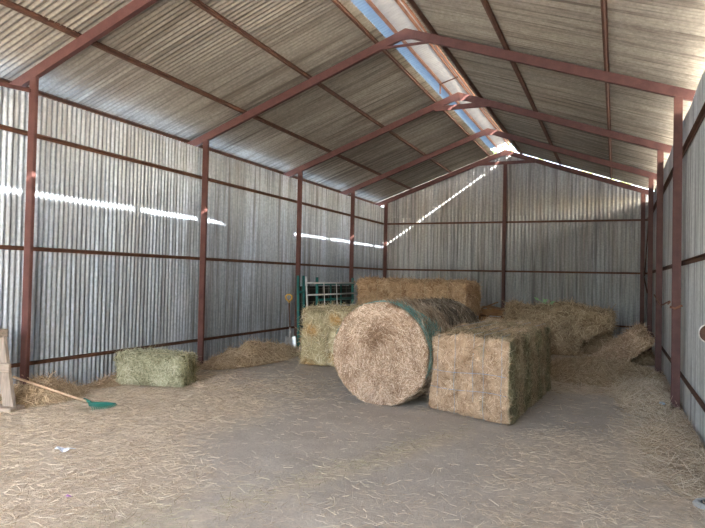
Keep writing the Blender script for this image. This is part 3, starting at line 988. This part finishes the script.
# leaf rake: head on the floor, handle leaning back over the straw mound
head = Vector((-5.62, 5.30, .035)); hend = Vector((-6.40, 4.93, .31))
t = thing('leaf_rake', 'green fan rake with a wooden handle lying on the floor at the left', 'rake', (head.x, head.y, 0))
MB().tube([(0, 0, .035), tuple(hend - Vector((head.x, head.y, 0)))], [.0135, .0145], 12).build('handle', M_HANDLE, t, smooth=True)
fd = Vector((.965, -.16, 0)).normalized(); sd = Vector((-fd.y, fd.x, 0))
MB().tube([tuple(-fd * .07 + Vector((0, 0, .052))), tuple(fd * .05 + Vector((0, 0, .036)))], [.02, .016], 12).build('socket', M_PLASTIC, t, smooth=True)
m = MB()
m.add([tuple(fd * a + sd * b_ + Vector((0, 0, z))) for a, b_, z in ((.03, -.02, .040), (.17, -.10, .030), (.17, .10, .030), (.03, .02, .040), (.03, -.02, .028), (.17, -.10, .018), (.17, .10, .018), (.03, .02, .028))],
      [(0, 1, 2, 3), (7, 6, 5, 4), (0, 4, 5, 1), (1, 5, 6, 2), (2, 6, 7, 3), (3, 7, 4, 0)])
m.build('head_plate', M_PLASTIC, t)
for k in range(15):
    s_ = (k - 7) / 7
    p0 = fd * .10 + sd * (.05 * s_) + Vector((0, 0, .030))
    p1 = fd * (.34 - .04 * s_ * s_) + sd * (.15 * s_) + Vector((0, 0, .032))
    p2 = fd * (.365 - .04 * s_ * s_) + sd * (.16 * s_) + Vector((0, 0, .006))
    MB().tube([tuple(p0), tuple((p0 + p1) / 2 + Vector((0, 0, .004))), tuple(p1), tuple(p2)], [.006, .006, .0055, .004], 6).build('tine', M_PLASTIC, t)

# shovel leaning on the left wall
t = thing('shovel', 'shovel with a yellow grip leaning on the left wall rail', 'shovel', (-6.22, 11.18, 0), (0, math.radians(-12.0), math.radians(-45))); t.scale = (1, 1, .94)
M_BLADE = plain('shovel_steel', (.52, .54, .56), .35, .8)
M_SHAFT = plain('dark_shaft', (.10, .045, .03), .55)
M_YELLOW = plain('yellow_plastic', (.62, .40, .07), .45)
mb = MB()
nu, nv_ = 10, 12
V = []
for i in range(nu + 1):
    for j in range(nv_ + 1):
        u, w = i / nu * 2 - 1, j / nv_
        hw = .115 * (1 - .55 * max(0, (.25 - w) / .25) ** 2) * (1 if w < .9 else 1 - (w - .9) * 1.5)
        V.append((.035 * u * u - .03 * (1 - w) * 0 + .02 * (1 - w), hw * u, .01 + .30 * w))
idx = lambda i, j: i * (nv_ + 1) + j
mb.add(V, [(idx(i, j), idx(i + 1, j), idx(i + 1, j + 1), idx(i, j + 1)) for i in range(nu) for j in range(nv_)])
bl = mb.build('blade', M_BLADE, t, smooth=True)
sf = bl.modifiers.new('s', 'SOLIDIFY'); sf.thickness = .004
MB().tube([(.012, 0, .27), (.006, 0, .42), (0, 0, .50)], [.03, .022, .019], 12).build('socket', M_BLADE, t, smooth=True)
MB().tube([(0, 0, .46), (0, 0, 1.10)], .017, 12).build('shaft', M_SHAFT, t, smooth=True)
MB().tube([(0, 0, 1.06), (0, .02, 1.11), (0, .062, 1.15), (0, .066, 1.215), (0, .03, 1.25), (0, -.03, 1.25), (0, -.066, 1.215), (0, -.062, 1.15), (0, -.02, 1.11)], .019, 10, closed=True).build('grip', M_YELLOW, t, smooth=True)

# gates leaning by the left wall
M_GALVPIPE = plain('galvanised_pipe', (.66, .68, .68), .5, .25)
M_GREENPIPE = plain('green_painted_steel', (.02, .16, .15), .5)
M_MESH = plain('dark_wire', (.05, .055, .055), .6)
def gate(label, y0, y1, x, h, mat, rails, verts, lean=.14, r=.021, mesh=False, mesh_mat=None):
    """flat gate in the plane of the wall, leaning back towards it"""
    t = thing('gate', label, 'gate', (x, (y0 + y1) / 2, 0))
    hl = (y1 - y0) / 2
    def pt(y, z): return (-lean * z / h, y, z)
    for y in (-hl, hl):
        MB().tube([pt(y, .0), pt(y, h)], r, 10).build('upright', mat, t, smooth=True)
    for z in rails:
        MB().tube([pt(-hl, z), pt(hl, z)], r * .9, 10).build('rail', mat, t, smooth=True)
    for y in verts:
        MB().tube([pt(y, rails[-1]), pt(y, rails[0])], r * .6, 8).build('bar', mat, t, smooth=True)
    if mesh:
        m = MB()
        for k in range(1, int(2 * hl / .12)):
            y = -hl + k * .12; m.tube([pt(y, rails[-1]), pt(y, rails[0])], .003, 5)
        for k in range(1, int((rails[0] - rails[-1]) / .12)):
            z = rails[-1] + k * .12; m.tube([pt(-hl, z), pt(hl, z)], .003, 5)
        m.build('wire_mesh', mesh_mat or mat, t)
    return t
gate('galvanised five-rail gate with thin bars, in front of the green gates', 11.98, 15.05, -6.22, 1.54, M_GALVPIPE, (1.40, 1.13, .84, .52, .2), (-.65, .05), lean=.10)
gate('green steel gate standing behind the galvanised gate, nearest the left wall', 12.62, 14.70, -6.34, 1.53, M_GREENPIPE, (1.38, 1.0, .6, .2), (-.3, .3), lean=.03, r=.034)
gate('narrow green steel gate folded beside the third left post', 11.66, 11.92, -6.30, 1.56, M_GREENPIPE, (1.2, .25), (), lean=.05, r=.030)

t = thing('mesh_panel', 'dark mesh panel standing behind the gates against the left wall', 'panel', (-6.47, 13.45, 0))
MB().box((0, 0, .66), (.016, 2.9, 1.32), ch=.004).build('backing', plain('dark_panel', (.035, .036, .032), .8), t)
m = MB()
for k in range(9): m.beam((.012, -1.4 + k * .35, .02), (.012, -1.4 + k * .35, 1.31), .008, .008, up=(1, 0, 0), ch=.001)
for k in range(5): m.beam((.014, -1.44, .06 + k * .30), (.014, 1.44, .06 + k * .30), .008, .008, ch=.001)
m.build('grid', plain('grid_wire', (.20, .20, .18), .6), t)
# wooden trestle cut by the left edge of the photo
M_WOOD = wood('weathered_plank', (.17, .135, .11), (.36, .30, .25), (10, 10, 1.2))
M_WOODH = wood('weathered_board', (.19, .15, .12), (.39, .325, .265), (1.4, 12, 12))
t = thing('wooden_trestle', 'weathered wooden trestle standing at the left edge by the wall', 'trestle', (-6.26, 4.66, 0), (0, 0, math.radians(4)))
MB().beam((.16, 0, .03), (-.02, 0, .80), .05, .15, up=(1, 0, 0), ch=.006).build('leg', M_WOOD, t)
MB().beam((-.28, .0, .03), (-.14, 0, .80), .05, .13, up=(1, 0, 0), ch=.006).build('leg', M_WOOD, t)
MB().box((-.06, -.05, .475), (.52, .035, .10), ch=.006).build('crossboard', M_WOODH, t)
MB().box((-.06, -.01, .845), (.22, .12, .09), ch=.006).build('top_block', M_WOODH, t)
MB().box((-.05, -.02, .025), (.62, .22, .05), Euler((0, 0, .12)).to_matrix(), ch=.008).build('foot_board', M_WOODH, t)

# broken crate behind the round bales
M_CRATE = wood('rusty_board', (.16, .075, .03), (.36, .19, .08), (2, 10, 10))
t = thing('wooden_crate', 'broken brown wooden crate in front of the back wall between the bales', 'crate', (-2.60, 14.55, 0), (0, 0, math.radians(-12)))
for k in range(5):
    MB().box((0, -.28, .10 + k * .175), (.60, .022, .15), ch=.004).build('slat', M_CRATE, t)
for x in (-.29, .29):
    MB().box((x, -.25, .45), (.045, .045, .90), ch=.004).build('corner_post', M_CRATE, t)
    MB().box((x, .25, .45), (.045, .045, .90), ch=.004).build('corner_post', M_CRATE, t)
    MB().box((x, 0, .42), (.022, .50, .70), ch=.004).build('side_panel', M_CRATE, t)
MB().box((.05, 0, .88), (.58, .50, .022), Euler((0, math.radians(9), 0)).to_matrix(), ch=.004).build('lid', M_CRATE, t)
MB().beam((-.34, -.30, .84), (.10, -.10, 1.04), .10, .025, ch=.004).build('loose_board', M_CRATE, t)

# small litter
m = MB()
V = []
for i in range(5):
    for j in range(4):
        V.append((.045 * (i - 2) + .004 * j, .032 * (j - 1.5), .012 + .016 * math.sin(i * 1.9 + j * 1.3) + .012 * abs(i - 2)))
m.add(V, [(i * 4 + j, (i + 1) * 4 + j, (i + 1) * 4 + j + 1, i * 4 + j + 1) for i in range(4) for j in range(3)])
o = m.build('paper_scrap', plain('white_paper', (.74, .77, .84), .7, var=.05)); o.location = (-4.32, 3.84, .004); o.rotation_euler = (0, 0, .3); o.scale = (.8, .8, .8)
so = o.modifiers.new('s', 'SOLIDIFY'); so.thickness = .002
tag(o, 'crumpled white paper scrap on the straw at the left', 'scrap')
m = MB(); m.add([(-.02, -.012, .004), (.022, -.010, .012), (.018, .013, .005), (-.018, .012, .012), (-.02, -.012, .001), (.022, -.010, .009), (.018, .013, .002), (-.018, .012, .009)],
                [(0, 1, 2, 3), (7, 6, 5, 4), (0, 4, 5, 1), (1, 5, 6, 2), (2, 6, 7, 3), (3, 7, 4, 0)])
o = m.build('plastic_scrap', plain('purple_plastic', (.45, .16, .55), .5)); o.location = (-3.42, 3.08, .004)
tag(o, 'tiny purple plastic scrap in the left foreground', 'scrap')
m = MB(); m.box((0, 0, .02), (.07, .045, .03), Euler((.2, .1, .5)).to_matrix(), ch=.01)
o = m.build('bottle_cap', plain('light_blue_plastic', (.45, .62, .80), .4)); o.location = (.54, 8.42, .06)
tag(o, 'small light blue plastic piece in the straw before the red post', 'scrap')
# leafy green sprig on the broken bale
t = thing('green_sprig', 'light green leafy sprig lying on top of the broken brown bale', 'plant', (-1.36, 13.75, 1.03))
MLEAF = plain('fresh_leaf', (.30, .52, .26), .5)
MB().tube([(-.16, 0, .11), (-.05, 0, .04), (.12, .0, .02)], .006, 6).build('stem', MLEAF, t)
for p, a in (((-.16, 0, .10), 2.4), ((-.08, 0, .06), .9), ((-.02, 0, .05), 2.0), ((.05, 0, .04), .6)):
    d = Vector((math.cos(a), -.2, math.sin(a) * .7)).normalized(); s_ = Vector((.2, 1, .3)).cross(d).normalized()
    p = Vector(p)
    mm = MB(); mm.add([tuple(p), tuple(p + d * .06 + s_ * .03), tuple(p + d * .14), tuple(p + d * .06 - s_ * .03 + Vector((0, .01, 0)))], [(0, 1, 2, 3)])
    lf = mm.build('leaf', MLEAF, t); so = lf.modifiers.new('s', 'SOLIDIFY'); so.thickness = .002
# round floor drain at the right edge
M_CONC = plain('pale_concrete', (.38, .38, .37), .8)
t = thing('floor_drain', 'pale rimmed round drain in the floor at the right edge', 'drain', (.645, 4.95, 0)); t.scale = (.8, .8, .8)
MB().lathe([(.10, .002), (.102, .03), (.125, .034), (.150, .022), (.165, .001)], seg=40).build('rim', M_CONC, t, smooth=True)
MB().lathe([(.101, .026), (.09, .006), (.05, .004), (.001, .004)], seg=40).build('basin', plain('drain_shadowed_iron', (.06, .065, .07), .5), t, smooth=True)
# red-brown round cover on the right wall, cut by the photo's edge
t = thing('round_dish', 'round rust-red dish with a pale rim sticking out from the right wall', 'dish', (.732, 5.92, 1.14), (math.radians(90), 0, math.radians(-12))); t.scale = (.70, .70, .70)
MB().lathe([(.001, .004), (.06, .010), (.098, .034), (.104, .036)], seg=40).build('dish', M_RUST, t, smooth=True)
MB().lathe([(.100, .030), (.108, .042), (.120, .036), (.112, .010), (.02, -.012), (.001, -.012)], seg=40).build('rim', plain('pale_rim', (.66, .62, .56), .6), t, smooth=True)
MB().beam((0, 0, -.010), (.085, 0, -.03), .03, .012, ch=.002).build('bracket', M_RUST, t)
# wire tied round two right posts
m = MB()
m.tube([(XRP - .075, 8.43, 1.33), (XRP - .085, 8.57, 1.30), (XRP - .06, 8.75, 1.33), (XRP - .07, 10.2, 1.22), (XRP - .075, 11.7, 1.35), (XRP - .075, 11.76, 1.36)], .010, 7)
m.tube([(XRP - .075, 8.44, 1.27), (XRP - .02, 8.43, 1.25), (XRP + .06, 8.44, 1.29)], .014, 7)
o = m.build('tie_wire', M_ORANGE)
tag(o, 'rusty wire tied between two red posts on the right', 'wire')

# ------------------------------------------------------------------ outside
mg, nt, b = new_mat('dry_ground')
v = texco(nt); n1 = nz(nt, v, .4, 6, .6); n2 = nz(nt, v, 6, 4, .6)
g = ramp(nt, n1, [(.3, (.46, .43, .38)), (.7, (.58, .54, .48))])
nt.links.new(mix(nt, ramp(nt, n2, [(.4, (0, 0, 0)), (.7, (.5,) * 3)]), g, (.36, .34, .27)), b.inputs['Base Color'])
b.inputs['Roughness'].default_value = .95
m = MB(); m.add([(-60, -60, -.06), (60, -60, -.06), (60, 80, -.06), (-60, 80, -.06)], [(0, 1, 2, 3)])
o = m.build('ground', mg); tag(o, 'dry ground outside the barn', 'ground', kind='structure')

M_BARK = wood('bark', (.10, .075, .05), (.22, .17, .12), (6, 6, 1))
mlf, nt, b = new_mat('tree_leaves')
a = nd(nt, 'ShaderNodeAttribute', attribute_name='tint')
nt.links.new(ramp(nt, a.outputs['Fac'], [(0, (.10, .16, .03)), (1, (.34, .38, .10))]), b.inputs['Base Color'])
b.inputs['Roughness'].default_value = .6
def tree(label, x, y, h, cr, n):
    t = thing('tree', label, 'tree', (x, y, -.06))
    trunk = MB()
    trunk.tube([(0, 0, 0), (.08, .05, h * .3), (-.05, 0, h * .55), (.05, .05, h * .8)], [.22, .17, .13, .06], 10)
    for k in range(7):
        a = k * 2.4; z = h * (.42 + .05 * k)
        trunk.tube([(0, 0, z), (math.cos(a) * cr * .4, math.sin(a) * cr * .4, z + .5), (math.cos(a) * cr * .8, math.sin(a) * cr * .8, z + .9)], [.07, .05, .02], 6)
    trunk.build('trunk', M_BARK, t, smooth=True)
    P = RNG.normal(0, 1, (n, 3)); P /= np.linalg.norm(P, axis=1)[:, None]
    P *= (RNG.random((n, 1)) ** .4) * np.array([cr, cr, h * .33])
    P += .3 * np.sin(P[:, [1, 2, 0]] * 3)
    P[:, 2] += h * .68
    D = RNG.normal(0, 1, (n, 3)); D /= np.linalg.norm(D, axis=1)[:, None]
    N_ = RNG.normal(0, 1, (n, 3)); N_ /= np.linalg.norm(N_, axis=1)[:, None]
    arr = strand_arrays(P, D, N_, np.full(n, .22), np.full(n, .16), RNG.random(n))
    quads_mesh('foliage', arr[0], arr[1], mlf, {'tint': arr[2]}, parent=t)
tree('yellow green tree behind the barn, glimpsed through the ridge opening', -5.0, 30.0, 9.0, 2.4, 900)
tree('green tree behind the barn, glimpsed over the right gable edge', -.6, 27.0, 6.9, 2.0, 900)

# ------------------------------------------------------------------ light
SUN = Vector((3.9, -2.0, 2.67)).normalized()
sun = bpy.data.objects.new('sun', bpy.data.lights.new('sun', 'SUN'))
COL.objects.link(sun)
sun.data.energy = 5.0; sun.data.angle = math.radians(.53); sun.data.color = (1.0, .95, .88)
sun.rotation_euler = SUN.to_track_quat('Z', 'Y').to_euler()
sun.location = (20, -12, 15)
W = bpy.data.worlds.new('World'); SC.world = W; W.use_nodes = True
nt = W.node_tree
sky = nt.nodes.new('ShaderNodeTexSky'); sky.sky_type = 'NISHITA'
sky.sun_disc = False
sky.sun_elevation = math.asin(SUN.z)
sky.sun_rotation = math.atan2(SUN.x, SUN.y)
sky.dust_density = 3.0; sky.air_density = 1.0
bg = nt.nodes['Background']; bg.inputs[1].default_value = 0.30
nt.links.new(sky.outputs[0], bg.inputs[0])

# ------------------------------------------------------------------ camera
cd = bpy.data.cameras.new('camera'); cam = bpy.data.objects.new('camera', cd); COL.objects.link(cam)
FPX, YAW, PIT, ROLL = 607.13, -.4096, .0217, .0217
cd.sensor_width = 36; cd.lens = FPX * 36 / 705; cd.clip_start = .05; cd.clip_end = 500
f = Vector((math.sin(YAW) * math.cos(PIT), math.cos(YAW) * math.cos(PIT), math.sin(PIT)))
r = Vector((math.cos(YAW), -math.sin(YAW), 0)); u = r.cross(f)
r2 = r * math.cos(ROLL) + u * math.sin(ROLL); u2 = -r * math.sin(ROLL) + u * math.cos(ROLL)
mw = Matrix((r2, u2, -f)).transposed().to_4x4(); mw.translation = (0, 0, 1.55)
cam.matrix_world = mw
SC.camera = cam
SC.view_settings.view_transform = 'Standard'
SC.view_settings.look = 'None'
SC.view_settings.gamma = 1
SC.view_settings.use_curve_mapping = False
SC.view_settings.exposure = 3.35
SC.cycles.max_bounces = 14
SC.cycles.diffuse_bounces = 10
SC.cycles.use_denoising = True
